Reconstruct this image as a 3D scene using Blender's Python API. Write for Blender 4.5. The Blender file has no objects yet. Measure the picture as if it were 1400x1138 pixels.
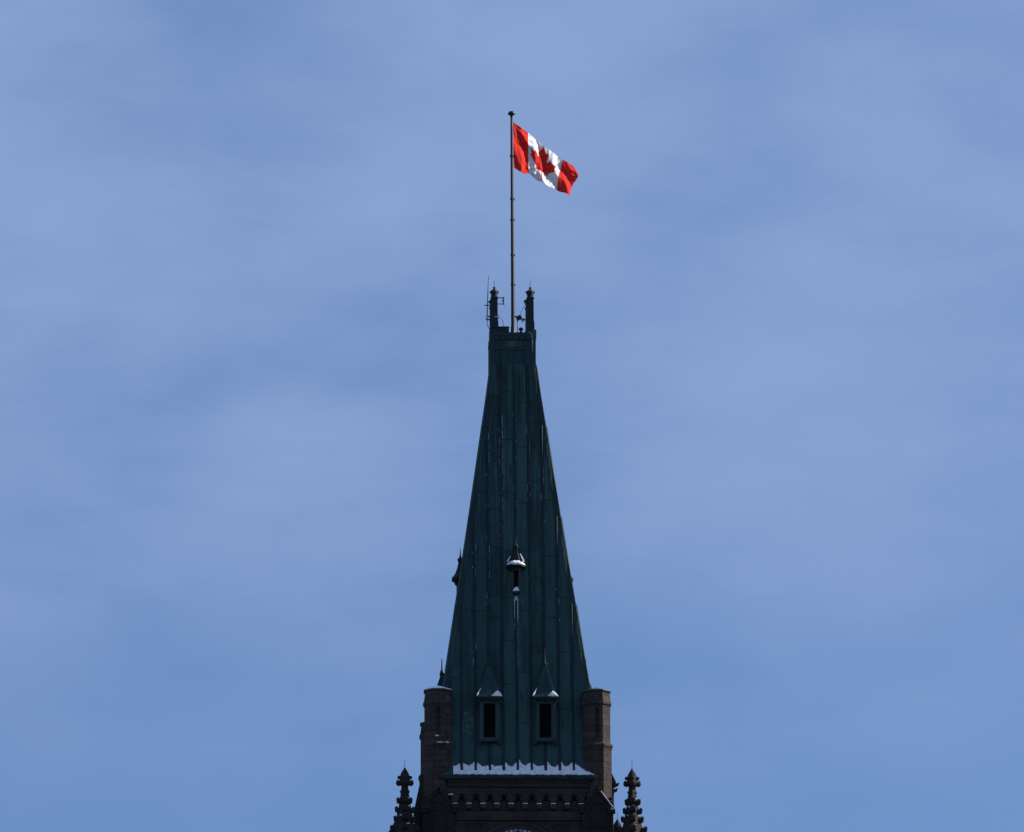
import bpy, math, random
from math import sin, cos, pi, radians as R
random.seed(7)

# ------------------------------------------------------------------ camera
S = bpy.context.scene
C = S.collection
TH, PITCH, ROLL, D = R(2.3), R(15), R(0.2), 265.0
cam_d = bpy.data.cameras.new('camera'); cam = bpy.data.objects.new('camera', cam_d); C.objects.link(cam)
import mathutils
from mathutils import Vector, Matrix
cl = Vector((-D*sin(TH), -D*cos(TH), 6.0)); aim = Vector((-0.048, 0, 6.0 + D*math.tan(PITCH)))
fw = (aim-cl).normalized(); rt = fw.cross(Vector((0, 0, 1))).normalized(); up = rt.cross(fw)
r2 = rt*cos(ROLL) - up*sin(ROLL); u2 = up*cos(ROLL) + rt*sin(ROLL)
M = Matrix((r2, u2, -fw)).transposed().to_4x4(); M.translation = cl
cam.matrix_world = M
cam_d.sensor_width = 36; cam_d.lens = 200; cam_d.clip_end = 20000; cam_d.clip_start = 1
S.camera = cam
S.render.resolution_x = 1024; S.render.resolution_y = 832

# ------------------------------------------------------------------ sky, sun, exposure
SUN_EL, SUN_B = R(32), R(13.5)           # elevation; how far behind the tower from due right
W = bpy.data.worlds.new('World'); S.world = W; W.use_nodes = True
nt = W.node_tree; nt.nodes.clear()
def N(t, kind, **kw):
    n = t.nodes.new(kind)
    for k, v in kw.items(): setattr(n, k, v)
    return n
out = N(nt, 'ShaderNodeOutputWorld'); bg = N(nt, 'ShaderNodeBackground'); bg.inputs[1].default_value = 0.0705
sky = N(nt, 'ShaderNodeTexSky', sky_type='NISHITA', sun_disc=False)
sky.sun_elevation = SUN_EL; sky.sun_rotation = R(90) - SUN_B
sky.altitude = 100; sky.air_density = 1.0; sky.dust_density = 0.3; sky.ozone_density = 4.0
# thin cirrus laid out by direction
tc = N(nt, 'ShaderNodeTexCoord')
mp = N(nt, 'ShaderNodeMapping'); mp.inputs['Rotation'].default_value = (0, R(22), 0); mp.inputs['Scale'].default_value = (17, 17, 30)
mp.inputs['Location'].default_value = (3.1, 0.7, 2.2)
nz = N(nt, 'ShaderNodeTexNoise'); nz.inputs['Scale'].default_value = 1.0; nz.inputs['Detail'].default_value = 5.5
nz.inputs['Roughness'].default_value = 0.46; nz.inputs['Distortion'].default_value = 0.15
rp = N(nt, 'ShaderNodeMapRange', interpolation_type='SMOOTHSTEP')
rp.inputs['From Min'].default_value = 0.20; rp.inputs['From Max'].default_value = 0.74
rp.inputs['To Min'].default_value = 0.32; rp.inputs['To Max'].default_value = 0.95
mx = N(nt, 'ShaderNodeMix', data_type='RGBA'); mx.inputs['B'].default_value = (2.58, 3.76, 6.5, 1)
nt.links.new(tc.outputs['Generated'], mp.inputs['Vector']); nt.links.new(mp.outputs[0], nz.inputs['Vector'])
m2 = N(nt, 'ShaderNodeMapping'); m2.inputs['Rotation'].default_value = (0, R(16), 0); m2.inputs['Scale'].default_value = (34, 34, 120)
n2 = N(nt, 'ShaderNodeTexNoise'); n2.inputs['Scale'].default_value = 1.0; n2.inputs['Detail'].default_value = 6; n2.inputs['Roughness'].default_value = .6
n2.inputs['Distortion'].default_value = .4
nt.links.new(tc.outputs['Generated'], m2.inputs['Vector']); nt.links.new(m2.outputs[0], n2.inputs['Vector'])
aa = N(nt, 'ShaderNodeMath', operation='MULTIPLY_ADD'); aa.inputs[1].default_value = .30; nt.links.new(n2.outputs['Fac'], aa.inputs[0])
sb = N(nt, 'ShaderNodeMath', operation='SUBTRACT'); sb.inputs[1].default_value = .15; nt.links.new(nz.outputs['Fac'], sb.inputs[0])
nt.links.new(sb.outputs[0], aa.inputs[2]); nt.links.new(aa.outputs[0], rp.inputs['Value']); 
g2 = N(nt, 'ShaderNodeMapRange'); g2.inputs['From Min'].default_value = .19; g2.inputs['From Max'].default_value = .255; g2.inputs['To Min'].default_value = .3
s0 = N(nt, 'ShaderNodeSeparateXYZ'); nt.links.new(tc.outputs['Generated'], s0.inputs[0]); nt.links.new(s0.outputs[2], g2.inputs['Value'])
vm = N(nt, 'ShaderNodeMath', operation='MULTIPLY'); nt.links.new(rp.outputs[0], vm.inputs[0]); nt.links.new(g2.outputs[0], vm.inputs[1])
nt.links.new(vm.outputs[0], mx.inputs['Factor'])
sp = N(nt, 'ShaderNodeSeparateXYZ'); nt.links.new(tc.outputs['Generated'], sp.inputs[0])
gr = N(nt, 'ShaderNodeMapRange'); gr.inputs['From Min'].default_value = .17; gr.inputs['From Max'].default_value = .34
nt.links.new(sp.outputs[2], gr.inputs['Value'])
air = N(nt, 'ShaderNodeMix', data_type='RGBA'); air.inputs['A'].default_value = (.60, .725, .97, 1); air.inputs['B'].default_value = (.95, 1.0, 1.14, 1)
nt.links.new(gr.outputs[0], air.inputs['Factor'])
ml = N(nt, 'ShaderNodeMix', data_type='RGBA', blend_type='MULTIPLY'); ml.inputs['Factor'].default_value = 1
nt.links.new(sky.outputs[0], ml.inputs['A']); nt.links.new(air.outputs['Result'], ml.inputs['B'])
nt.links.new(ml.outputs['Result'], mx.inputs['A']); nt.links.new(mx.outputs['Result'], bg.inputs[0]); nt.links.new(bg.outputs[0], out.inputs[0])

sd = bpy.data.lights.new('sun', 'SUN'); sd.energy = 5.0; sd.angle = R(0.5); sd.color = (1, 0.93, 0.84)
sun = bpy.data.objects.new('sun', sd); C.objects.link(sun)
sv = Vector((cos(SUN_EL)*cos(SUN_B), cos(SUN_EL)*sin(SUN_B), sin(SUN_EL)))
sun.rotation_euler = sv.to_track_quat('Z', 'Y').to_euler(); sun.location = (60, 20, 120)
S.view_settings.view_transform = 'Standard'; S.view_settings.look = 'None'
S.view_settings.exposure = 0.5; S.view_settings.gamma = 1.0

# ------------------------------------------------------------------ materials
def new_mat(name):
    m = bpy.data.materials.new(name); m.use_nodes = True
    t = m.node_tree; b = t.nodes['Principled BSDF']
    return m, t, b
def mixc(t, f, a, b, mode='MIX'):
    n = N(t, 'ShaderNodeMix', data_type='RGBA', blend_type=mode)
    for s, v in (('Factor', f), ('A', a), ('B', b)):
        if hasattr(v, 'node'): t.links.new(v, n.inputs[s])
        else: n.inputs[s].default_value = v if s == 'Factor' else (*v, 1)
    return n.outputs['Result']
def noise(t, vec, scale, detail=3, rough=.55, stretch=None, loc=None):
    if stretch or loc:
        m = N(t, 'ShaderNodeMapping')
        m.inputs['Scale'].default_value = stretch or (1, 1, 1); m.inputs['Location'].default_value = loc or (0, 0, 0)
        t.links.new(vec, m.inputs['Vector']); vec = m.outputs[0]
    n = N(t, 'ShaderNodeTexNoise'); n.inputs['Scale'].default_value = scale
    n.inputs['Detail'].default_value = detail; n.inputs['Roughness'].default_value = rough
    t.links.new(vec, n.inputs['Vector']); return n.outputs['Fac']
def rng(t, v, a, b, c=0.0, d=1.0, smooth=True):
    n = N(t, 'ShaderNodeMapRange'); n.interpolation_type = 'SMOOTHSTEP' if smooth else 'LINEAR'
    t.links.new(v, n.inputs['Value'])
    for k, x in (('From Min', a), ('From Max', b), ('To Min', c), ('To Max', d)): n.inputs[k].default_value = x
    return n.outputs[0]
def mth(t, op, a, b=None):
    n = N(t, 'ShaderNodeMath', operation=op)
    for i, v in enumerate((a, b)):
        if v is None: continue
        if hasattr(v, 'node'): t.links.new(v, n.inputs[i])
        else: n.inputs[i].default_value = v
    return n.outputs[0]
def bump(t, b, h, s, d=0.02):
    n = N(t, 'ShaderNodeBump'); n.inputs['Strength'].default_value = s; n.inputs['Distance'].default_value = d
    t.links.new(h, n.inputs['Height']); t.links.new(n.outputs[0], b.inputs['Normal'])

def stone_mat(name, base, warm, mortar, clean=0.0, bw=0.62, bh=0.29):
    m, t, b = new_mat(name)
    g = N(t, 'ShaderNodeNewGeometry'); pos = g.outputs['Position']
    sx = N(t, 'ShaderNodeSeparateXYZ'); t.links.new(pos, sx.inputs[0])
    cx = N(t, 'ShaderNodeCombineXYZ')
    t.links.new(mth(t, 'ADD', sx.outputs[0], sx.outputs[1]), cx.inputs[0]); t.links.new(sx.outputs[2], cx.inputs[1])
    br = N(t, 'ShaderNodeTexBrick'); t.links.new(cx.outputs[0], br.inputs['Vector'])
    br.inputs['Scale'].default_value = 1; br.inputs['Brick Width'].default_value = bw; br.inputs['Row Height'].default_value = bh
    br.inputs['Mortar Size'].default_value = 0.016; br.inputs['Mortar Smooth'].default_value = .3; br.inputs['Bias'].default_value = -0.1
    br.inputs['Color1'].default_value = (*base, 1); br.inputs['Color2'].default_value = (*warm, 1); br.inputs['Mortar'].default_value = (*mortar, 1)
    c = br.outputs['Color']
    n1 = noise(t, pos, 1.1, 5); n2 = noise(t, pos, 9, 4); n3 = noise(t, pos, 1.0, 4, stretch=(3.5, 3.5, .35))
    c = mixc(t, rng(t, n1, .35, .7, 0, .55), c, tuple(x*.45 for x in base))
    c = mixc(t, rng(t, n3, .52, .75, 0, .6), c, (0.012, 0.011, 0.011))
    c = mixc(t, rng(t, n2, .3, .7, 0, .35), c, tuple(x*1.5 for x in warm))
    t.links.new(c, b.inputs['Base Color']); b.inputs['Roughness'].default_value = .9; b.inputs['Specular IOR Level'].default_value = .2
    bump(t, b, mth(t, 'ADD', mth(t, 'MULTIPLY', br.outputs['Fac'], -.8), n2), .9, .035)
    return m
STONE = stone_mat('weathered_sandstone', (.050, .040, .037), (.060, .047, .040), (.034, .029, .027), bw=1.1, bh=.36)
CARVED = stone_mat('sooty_carved_stone', (.026, .022, .022), (.036, .030, .027), (.022, .02, .02), bw=1.4, bh=.8)
TURRETST = stone_mat('turret_sandstone', (.036, .030, .028), (.082, .062, .050), (.024, .02, .02))

def copper_mat(name, dark, mid, light, uv=True):
    m, t, b = new_mat(name)
    g = N(t, 'ShaderNodeNewGeometry'); pos = g.outputs['Position']
    n1 = noise(t, pos, 1.0, 5, .6, stretch=(5, 5, .28)); n2 = noise(t, pos, .45, 4); n3 = noise(t, pos, 22, 3, stretch=(1, 1, .15))
    c = mixc(t, rng(t, n2, .3, .72), dark, mid)
    if uv:
        u = N(t, 'ShaderNodeUVMap', uv_map='sheet'); s = N(t, 'ShaderNodeSeparateXYZ'); t.links.new(u.outputs[0], s.inputs[0])
        pan = mth(t, 'FLOOR', mth(t, 'DIVIDE', s.outputs[0], .655))
        wn0 = N(t, 'ShaderNodeTexWhiteNoise', noise_dimensions='1D'); t.links.new(pan, wn0.inputs['W'])
        row = mth(t, 'FLOOR', mth(t, 'DIVIDE', mth(t, 'ADD', s.outputs[1], mth(t, 'MULTIPLY', wn0.outputs[0], 3.1)), 2.6))
        cb = N(t, 'ShaderNodeCombineXYZ'); t.links.new(pan, cb.inputs[0]); t.links.new(row, cb.inputs[1])
        wn = N(t, 'ShaderNodeTexWhiteNoise', noise_dimensions='2D'); t.links.new(cb.outputs[0], wn.inputs['Vector'])
        c = mixc(t, rng(t, wn.outputs[0], .1, 1, 0, .38), c, light)
        c = mixc(t, rng(t, wn0.outputs[0], .2, 1, 0, .45), c, light)
        c = mixc(t, rng(t, s.outputs[1], 63.5, 58.5, 0, .4), c, light)       # greener patina towards the wet eaves
        mid = mth(t, 'ABSOLUTE', mth(t, 'SUBTRACT', mth(t, 'MODULO', mth(t, 'ADD', s.outputs[0], 9.825), 19.65), 9.825))
        strip = mth(t, 'MULTIPLY', rng(t, mid, .75, .5), rng(t, noise(t, u.outputs[0], 1.0, 4, .6, stretch=(3.2, .22, 1), loc=(4, 2, 0)), .36, .58))
        c = mixc(t, mth(t, 'MULTIPLY', strip, .7), c, light)                # brighter patina on the two middle bays
        pc = mth(t, 'FRACT', mth(t, 'DIVIDE', s.outputs[0], .655))
        sk = rng(t, noise(t, u.outputs[0], 1.0, 4, .7, stretch=(9, .16, 1), loc=(.3, 7, 0)), .56, .66)
        c = mixc(t, mth(t, 'MULTIPLY', sk, .55), c, (.004, .012, .016))
        rn = rng(t, noise(t, u.outputs[0], 1.0, 5, .68, stretch=(6.5, .13, 1), loc=(11, 3, 0)), .55, .68)
        rn = mth(t, 'MULTIPLY', rn, mth(t, 'ADD', .42, mth(t, 'MULTIPLY', .5, rng(t, s.outputs[1], 66, 78))))
        c = mixc(t, rn, c, (.055, .15, .135))                                # pale green runs
        # pale mineral wash running down beside the rolls
        fr = mth(t, 'FRACT', mth(t, 'DIVIDE', s.outputs[0], .655))
        near = mth(t, 'SUBTRACT', 1.0, rng(t, fr, .05, .16))
        v2 = N(t, 'ShaderNodeCombineXYZ'); t.links.new(pan, v2.inputs[0]); t.links.new(s.outputs[1], v2.inputs[1])
        wash = mth(t, 'MULTIPLY', near, rng(t, noise(t, v2.outputs[0], 1.0, 5, .65, stretch=(3.7, .55, 1)), .52, .66))
        c = mixc(t, mth(t, 'MULTIPLY', wash, .62), c, (.10, .17, .17))
        # black run-off stains under the crown
        top = rng(t, s.outputs[1], 75.2, 79.4)
        st = mth(t, 'MULTIPLY', top, rng(t, noise(t, u.outputs[0], 1.0, 3, .5, stretch=(4.2, .12, 1), loc=(1.7, 0, 0)), .50, .60))
        c = mixc(t, mth(t, 'MULTIPLY', st, .85), c, (.004, .006, .008))
        # one verdigris bloom, low on the slope
        dx = mth(t, 'MULTIPLY', mth(t, 'ADD', s.outputs[0], 2.32), 2.6); dz = mth(t, 'MULTIPLY', mth(t, 'SUBTRACT', s.outputs[1], 61.1), 1.35)
        rr = mth(t, 'ADD', mth(t, 'MULTIPLY', dx, dx), mth(t, 'MULTIPLY', dz, dz))
        bl = mth(t, 'MULTIPLY', rng(t, rr, 1.2, .1), rng(t, noise(t, pos, 6, 4), .48, .62))
        c = mixc(t, mth(t, 'MULTIPLY', bl, .7), c, (.09, .19, .17))
    c = mixc(t, rng(t, n1, .52, .74, 0, .75), c, tuple(x*.35 for x in dark))
    c = mixc(t, rng(t, n1, .46, .28, 0, .55), c, light)
    c = mixc(t, rng(t, n3, .35, .7, 0, .22), c, light)
    t.links.new(c, b.inputs['Base Color']); b.inputs['Roughness'].default_value = .62; b.inputs['Specular IOR Level'].default_value = .25
    bump(t, b, n2, .25, .08)
    return m
COPPER = copper_mat('aged_copper_sheet', (.0075, .023, .028), (.012, .037, .041), (.030, .092, .084))
COPPERD = copper_mat('dark_copper_roll', (.008, .020, .024), (.013, .032, .036), (.022, .054, .055), False)
COPPERM = copper_mat('hood_copper_sheet', (.010, .031, .036), (.015, .043, .047), (.028, .08, .077), False)
COPPERL = copper_mat('pale_copper_trim', (.022, .050, .053), (.034, .068, .068), (.058, .108, .10), False)

def plain(name, col, rough=.6, metal=0.0, var=.35, scale=8):
    m, t, b = new_mat(name)
    g = N(t, 'ShaderNodeNewGeometry'); n = noise(t, g.outputs['Position'], scale, 4)
    c = mixc(t, rng(t, n, .3, .7), tuple(x*(1-var) for x in col), tuple(x*(1+var) for x in col))
    t.links.new(c, b.inputs['Base Color']); b.inputs['Roughness'].default_value = rough; b.inputs['Metallic'].default_value = metal
    b.inputs['Specular IOR Level'].default_value = .3
    return m
BLACK = plain('black_painted_iron', (.018, .017, .018), .5)
POLE = plain('brown_painted_pole', (.030, .020, .017), .5)
VOID = plain('dark_louvre', (.004, .003, .0035), .9)
PLAQUE = plain('grey_lead_panel', (.06, .062, .085), .7, scale=3)
BLACKCU = plain('blackened_copper', (.012, .014, .016), .7)
DIAL = plain('milky_dial_glass', (.50, .52, .56), .3, var=.08)
WHITEP = plain('white_plastic', (.75, .75, .73), .4, var=.05)
PALEPIPE = plain('pale_conduit', (.24, .26, .26), .5)
GROUND = plain('winter_lawn', (.045, .045, .04), .95, var=.4, scale=.15)
def snow_mat():
    m, t, b = new_mat('settled_snow')
    g = N(t, 'ShaderNodeNewGeometry'); n = noise(t, g.outputs['Position'], 7, 5)
    c = mixc(t, rng(t, n, .3, .75), (.66, .69, .72), (.95, .95, .96))
    t.links.new(c, b.inputs['Base Color']); b.inputs['Roughness'].default_value = .85; b.inputs['Specular IOR Level'].default_value = .15
    bump(t, b, n, .8, .07); return m
SNOW = snow_mat()
FROST = plain('thin_frost', (.38, .42, .43), .8, var=.3)
def cloth(name, col, tr):
    m = bpy.data.materials.new(name); m.use_nodes = True; t = m.node_tree; t.nodes.clear()
    o = N(t, 'ShaderNodeOutputMaterial'); d = N(t, 'ShaderNodeBsdfDiffuse'); l = N(t, 'ShaderNodeBsdfTranslucent'); a = N(t, 'ShaderNodeMixShader')
    g = N(t, 'ShaderNodeNewGeometry'); n = noise(t, g.outputs['Position'], 5, 4)
    c = mixc(t, rng(t, n, .3, .7), tuple(x*.88 for x in col), col)
    t.links.new(c, d.inputs[0]); l.inputs[0].default_value = (*tr, 1); a.inputs[0].default_value = .24
    t.links.new(d.outputs[0], a.inputs[1]); t.links.new(l.outputs[0], a.inputs[2]); t.links.new(a.outputs[0], o.inputs[0])
    return m
FRED = cloth('red_flag_cloth', (.80, .055, .040), (.50, .008, .016))
FWHITE = cloth('white_flag_cloth', (.88, .88, .88), (.62, .64, .66))

# ------------------------------------------------------------------ mesh helpers
class MB:
    def __init__(s): s.v, s.f, s.uv, s.mi = [], [], {}, []
    def add(s, vs, fs, mi=0):
        o = len(s.v); s.v += [tuple(p) for p in vs]
        for f in fs: s.f.append(tuple(i+o for i in f)); s.mi.append(mi)
        return s
    def box(s, x0, x1, y0, y1, z0, z1, mi=0):
        vs = [(x, y, z) for z in (z0, z1) for y in (y0, y1) for x in (x0, x1)]
        return s.add(vs, [(0, 2, 3, 1), (4, 5, 7, 6), (0, 1, 5, 4), (2, 6, 7, 3), (0, 4, 6, 2), (1, 3, 7, 5)], mi)
    def rings(s, rings, cap=True, mi=0, closed=True):
        n = len(rings[0]); vs = [p for r in rings for p in r]; fs = []
        for a in range(len(rings)-1):
            for i in range(n if closed else n-1):
                j = (i+1) % n; fs.append((a*n+i, a*n+j, (a+1)*n+j, (a+1)*n+i))
        if cap: fs.append(tuple(range(n))[::-1]); fs.append(tuple(range((len(rings)-1)*n, len(rings)*n)))
        return s.add(vs, fs, mi)
    def lathe(s, cx, cy, prof, n=16, rot=0.0, sx=1, sy=1, mi=0):
        return s.rings([[(cx+sx*r*cos(rot+2*pi*i/n), cy+sy*r*sin(rot+2*pi*i/n), z) for i in range(n)] for z, r in prof], mi=mi)
    def tube(s, pts, r, n=8, mi=0):
        pts = [Vector(p) for p in pts]; rs = r if isinstance(r, (list, tuple)) else [r]*len(pts); rings = []
        for i, p in enumerate(pts):
            d = (pts[min(i+1, len(pts)-1)]-pts[max(i-1, 0)]).normalized()
            a = Vector((0, 1, 0)) if abs(d.y) < .9 else Vector((1, 0, 0))
            e = d.cross(a).normalized(); g = d.cross(e)
            rings.append([p+(e*cos(2*pi*k/n)+g*sin(2*pi*k/n))*rs[i] for k in range(n)])
        return s.rings(rings, mi=mi)
    def ball(s, c, r, n=10, m=6, sz=1.0, mi=0):
        return s.rings([[(c[0]+r*sin(a)*cos(2*pi*i/n), c[1]+r*sin(a)*sin(2*pi*i/n), c[2]-sz*r*cos(a)) for i in range(n)]
                        for a in [max(.05, min(pi-.05, pi*k/m)) for k in range(m+1)]], mi=mi)
    def prism(s, poly, y0, y1, mi=0):           # poly of (x, z), extruded along y
        n = len(poly)
        return s.add([(x, y0, z) for x, z in poly]+[(x, y1, z) for x, z in poly],
                     [tuple(range(n)), tuple(range(n, 2*n))[::-1]]+[(i, i+n, (i+1) % n+n, (i+1) % n) for i in range(n)], mi)
    def bar(s, a, b, w, y0, y1, mi=0):          # slanted bar in the x-z plane
        dx, dz = b[0]-a[0], b[1]-a[1]; l = math.hypot(dx, dz); nx, nz = -dz/l*w/2, dx/l*w/2
        return s.prism([(a[0]+nx, a[1]+nz), (a[0]-nx, a[1]-nz), (b[0]-nx, b[1]-nz), (b[0]+nx, b[1]+nz)], y0, y1, mi)
    def turned(s, k):                           # quarter turns about the tower axis
        for _ in range(k % 4): s.v = [(-y, x, z) for x, y, z in s.v]
        return s
    def moved(s, dx, dy, dz=0): s.v = [(x+dx, y+dy, z+dz) for x, y, z in s.v]; return s
    def build(s, name, mat, parent=None, smooth=False, bevel=0, origin=None, fixn=True):
        me = bpy.data.meshes.new(name); o3 = Vector(origin or (0, 0, 0))
        me.from_pydata([tuple(Vector(p)-o3) for p in s.v], [], s.f)
        mats = mat if isinstance(mat, (list, tuple)) else [mat]
        for m in mats: me.materials.append(m)
        for p, i in zip(me.polygons, s.mi): p.material_index = i; p.use_smooth = smooth
        if fixn:
            import bmesh
            bm = bmesh.new(); bm.from_mesh(me); bmesh.ops.recalc_face_normals(bm, faces=bm.faces); bm.to_mesh(me); bm.free()
        o = bpy.data.objects.new(name, me); C.objects.link(o); o.location = o3
        if bevel:
            md = o.modifiers.new('bevel', 'BEVEL'); md.width = bevel; md.segments = 2; md.limit_method = 'ANGLE'
        if parent:
            o.parent = parent
            if parent.type == 'MESH': o.location = o3 - parent.location if False else o3
        return o
def tag(o, label=None, cat=None, group=None, kind=None):
    for k, v in (('label', label), ('category', cat), ('group', group), ('kind', kind)):
        if v: o[k] = v
    return o
def empty(name, loc=(0, 0, 0)):
    o = bpy.data.objects.new(name, None); o.empty_display_size = .5; C.objects.link(o); o.location = loc; return o
def copy_turned(o, k, parent=None):             # copy of a part and its sub-parts, k quarter turns round the tower
    c = o.copy(); C.objects.link(c); c.parent = parent or o.parent
    if k: c.rotation_euler = (0, 0, k*pi/2)
    for ch in list(o.children):
        d = ch.copy(); C.objects.link(d); d.parent = c
    return c

# ------------------------------------------------------------------ the setting
g = MB(); g.add([(-9000, -9000, 0), (9000, -9000, 0), (9000, 9000, 0), (-9000, 9000, 0)], [(0, 1, 2, 3)])
tag(g.build('ground', GROUND), kind='structure')

# ------------------------------------------------------------------ the tower
T = empty('clock_tower')
tag(T, 'dark stone clock tower with a tall green copper spire and snow on its eaves', 'tower')

# lower body, below the picture
m = MB(); m.box(-5.0, 5.0, -5.0, 5.0, 0, 53.6)
for sx in (-1, 1):
    for sy in (-1, 1): m.box(sx*5.3-.95, sx*5.3+.95, sy*5.3-.95, sy*5.3+.95, 0, 54.2)
for z in (12, 24, 36, 46, 53.0): m.box(-5.2, 5.2, -5.2, 5.2, z, z+.4)
m.build('shaft', STONE, T)
m = MB(); m.box(-3.85, 3.85, -3.85, 3.85, 53.6, 58.2); m.build('wall', STONE, T)

# roof profile: half width at height
PROF = [(58.47, 4.46), (58.62, 4.29), (58.85, 4.14), (59.15, 4.03), (59.6, 3.94), (60.1, 3.86), (60.5, 3.80), (63.25, 3.385),
        (67.0, 2.83), (71.0, 2.235), (75.5, 1.60), (78.0, 1.245), (79.3, 1.085)]
def hw(z):
    if z <= PROF[0][0]: return PROF[0][1]
    for (a, b), (c, d) in zip(PROF, PROF[1:]):
        if z <= c: return b+(d-b)*(z-a)/(c-a)
    return PROF[-1][1]
XL = 3.58; PITCHX = .655
def xl(z): return min(hw(z), XL)
def zof(x):                                      # height where the hip reaches |x|
    lo, hi = 58.47, 79.3
    for _ in range(40):
        mid = (lo+hi)/2
        if hw(mid) > abs(x): lo = mid
        else: hi = mid
    return lo
# roof sheets
zs = sorted(set([p[0] for p in PROF]+[59.0, 59.35, 59.85, 61.7]+[62.0+.5*i for i in range(35)]))
NP = 8; cols = []
for k in range(-6, 6):
    for j in range(NP): cols.append((k+j/NP)*PITCHX)
cols.append(6*PITCHX)
def bow(x, z):
    f = (x/PITCHX) % 1.0; L = xl(z)
    edge = max(0, min(1, (L-abs(x))/.15))
    return .045*(sin(pi*f)**.8)*edge
me = bpy.data.meshes.new('spire_roof'); vs, fs, uvs = [], [], []
for k in range(4):
    base = len(vs)
    for z in zs:
        L = xl(z)
        for c in cols:
            x = max(-L, min(L, c)); p = (x, -(hw(z)+bow(x, z)), z)
            for _ in range(k): p = (-p[1], p[0], p[2])
            vs.append(p); uvs.append((c if abs(c) <= L else x, z, k))
    n = len(cols)
    for a in range(len(zs)-1):
        for i in range(n-1):
            q = [base+a*n+i, base+a*n+i+1, base+(a+1)*n+i+1, base+(a+1)*n+i]
            pts = [Vector(vs[j]) for j in q]
            ar = (pts[1]-pts[0]).cross(pts[2]-pts[0]).length+(pts[2]-pts[0]).cross(pts[3]-pts[0]).length
            if ar < 1e-6: continue
            qq = []
            for j in q:
                if all((Vector(vs[j])-Vector(vs[w])).length > 1e-6 for w in qq): qq.append(j)
            if len(qq) > 2: fs.append(tuple(qq))
me.from_pydata(vs, [], fs); uvl = me.uv_layers.new(name='sheet')
for p in me.polygons:
    p.use_smooth = False
    for li in p.loop_indices:
        u = uvs[me.loops[li].vertex_index]; uvl.data[li].uv = (u[0]+u[2]*19.65, u[1])
me.materials.append(COPPER); me.materials.append(COPPERD)
roof = bpy.data.objects.new('spire_roof', me); C.objects.link(roof); roof.parent = T

# rolls over the seams, hip rolls, cross welts
m = MB()
for k in range(4):
    q = MB()
    for i in range(-5, 6):
        x = i*PITCHX; zt = min(79.25, zof(abs(x)+.2)) if i else 79.25
        z0 = 58.74 if abs(i) < 5 else 60.6
        if zt-z0 < .5: continue
        dorm = abs(i) == 2
        zz = [z for z in zs if z0 < z < zt]; zz = [z0]+zz+[zt]
        if dorm: segs = [[z for z in zz if z <= 60.1]+[60.2], [63.6]+[z for z in zz if z > 63.6]]
        elif i == 0: segs = [[z for z in zz if z < 66.2]+[66.2], [69.9]+[z for z in zz if z > 69.9]]
        else: segs = [zz]
        for sg in segs: q.tube([(x, -(hw(z)+.035), z) for z in sg], [.080 if z < 59.6 else .045 for z in sg], 6)
    # welts
    for i in range(-5, 5):
        z = 60.9+((i*7) % 5)*.62+random.random()*.5
        while z < 79:
            x0, x1 = i*PITCHX+.05, (i+1)*PITCHX-.05; L = xl(z)-.2
            x0, x1 = max(x0, -L), min(x1, L)
            blocked = (60.2 < z < 64 and abs(abs((x0+x1)/2)-1.31) < .45)
            if x1-x0 > .2 and not blocked:
                pts = [x0+(x1-x0)*j/6 for j in range(7)]
                for a, b in zip(pts, pts[1:]):
                    ya, yb = -(hw(z)+bow(a, z)), -(hw(z)+bow(b, z))
                    q.add([(a, ya+.02, z-.016), (b, yb+.02, z-.016), (b, yb-.014, z-.016), (a, ya-.014, z-.016),
                           (a, ya+.02, z+.016), (b, yb+.02, z+.016), (b, yb-.008, z+.014), (a, ya-.008, z+.014)],
                          [(0, 1, 2, 3), (4, 7, 6, 5), (3, 2, 6, 7)])
            z += 2.1+random.random()*1.3
    # hip roll on the corner to the left of this face, with its flat flashing on either side
    q.tube([(-hw(z)+.05, -hw(z)+.05, z) for z in zs if z >= 60.1], .05, 8)
    for s in (-1, 1):
        for za, zb in zip(zs, zs[1:]):
            if za < 61.7: continue
            a, b = hw(za), hw(zb)
            q.add([(s*(a-.02), -(a+.012), za), (s*(a-.26), -(a+.016+bow(a-.26, za)*.0+.03), za),
                   (s*(b-.26), -(b+.046), zb), (s*(b-.02), -(b+.012), zb)], [(0, 1, 2, 3)])
            q.add([(s*(a-.26), -(a+.046), za), (s*(a-.26), -(a-.03), za), (s*(b-.26), -(b-.03), zb), (s*(b-.26), -(b+.046), zb)], [(0, 1, 2, 3)])
    q.turned(k); m.add(q.v, q.f)
m.build('roof_rolls', COPPERD, roof)
m = MB()
for k in range(4):
    q = MB(); q.box(-3.60, 3.60, -4.53, -4.30, 58.31, 58.475); q.box(-3.56, 3.56, -4.50, -4.30, 58.25, 58.31)
    for x in (-2.2, .35, 2.3): q.box(x, x+.22, -4.555, -4.53, 58.36, 58.492)
    for s in (-1, 1): q.add([(s*XL, -4.46, 58.47), (s*XL, -3.6, 58.47), (s*XL, -3.6, 60.5), (s*XL, -3.80, 60.5), (s*XL, -3.94, 59.6), (s*XL, -4.14, 58.85)], [(0, 1, 2, 3, 4, 5)])
    q.turned(k); m.add(q.v, q.f)
m.build('gutter', COPPERD, roof, bevel=.015)

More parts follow.
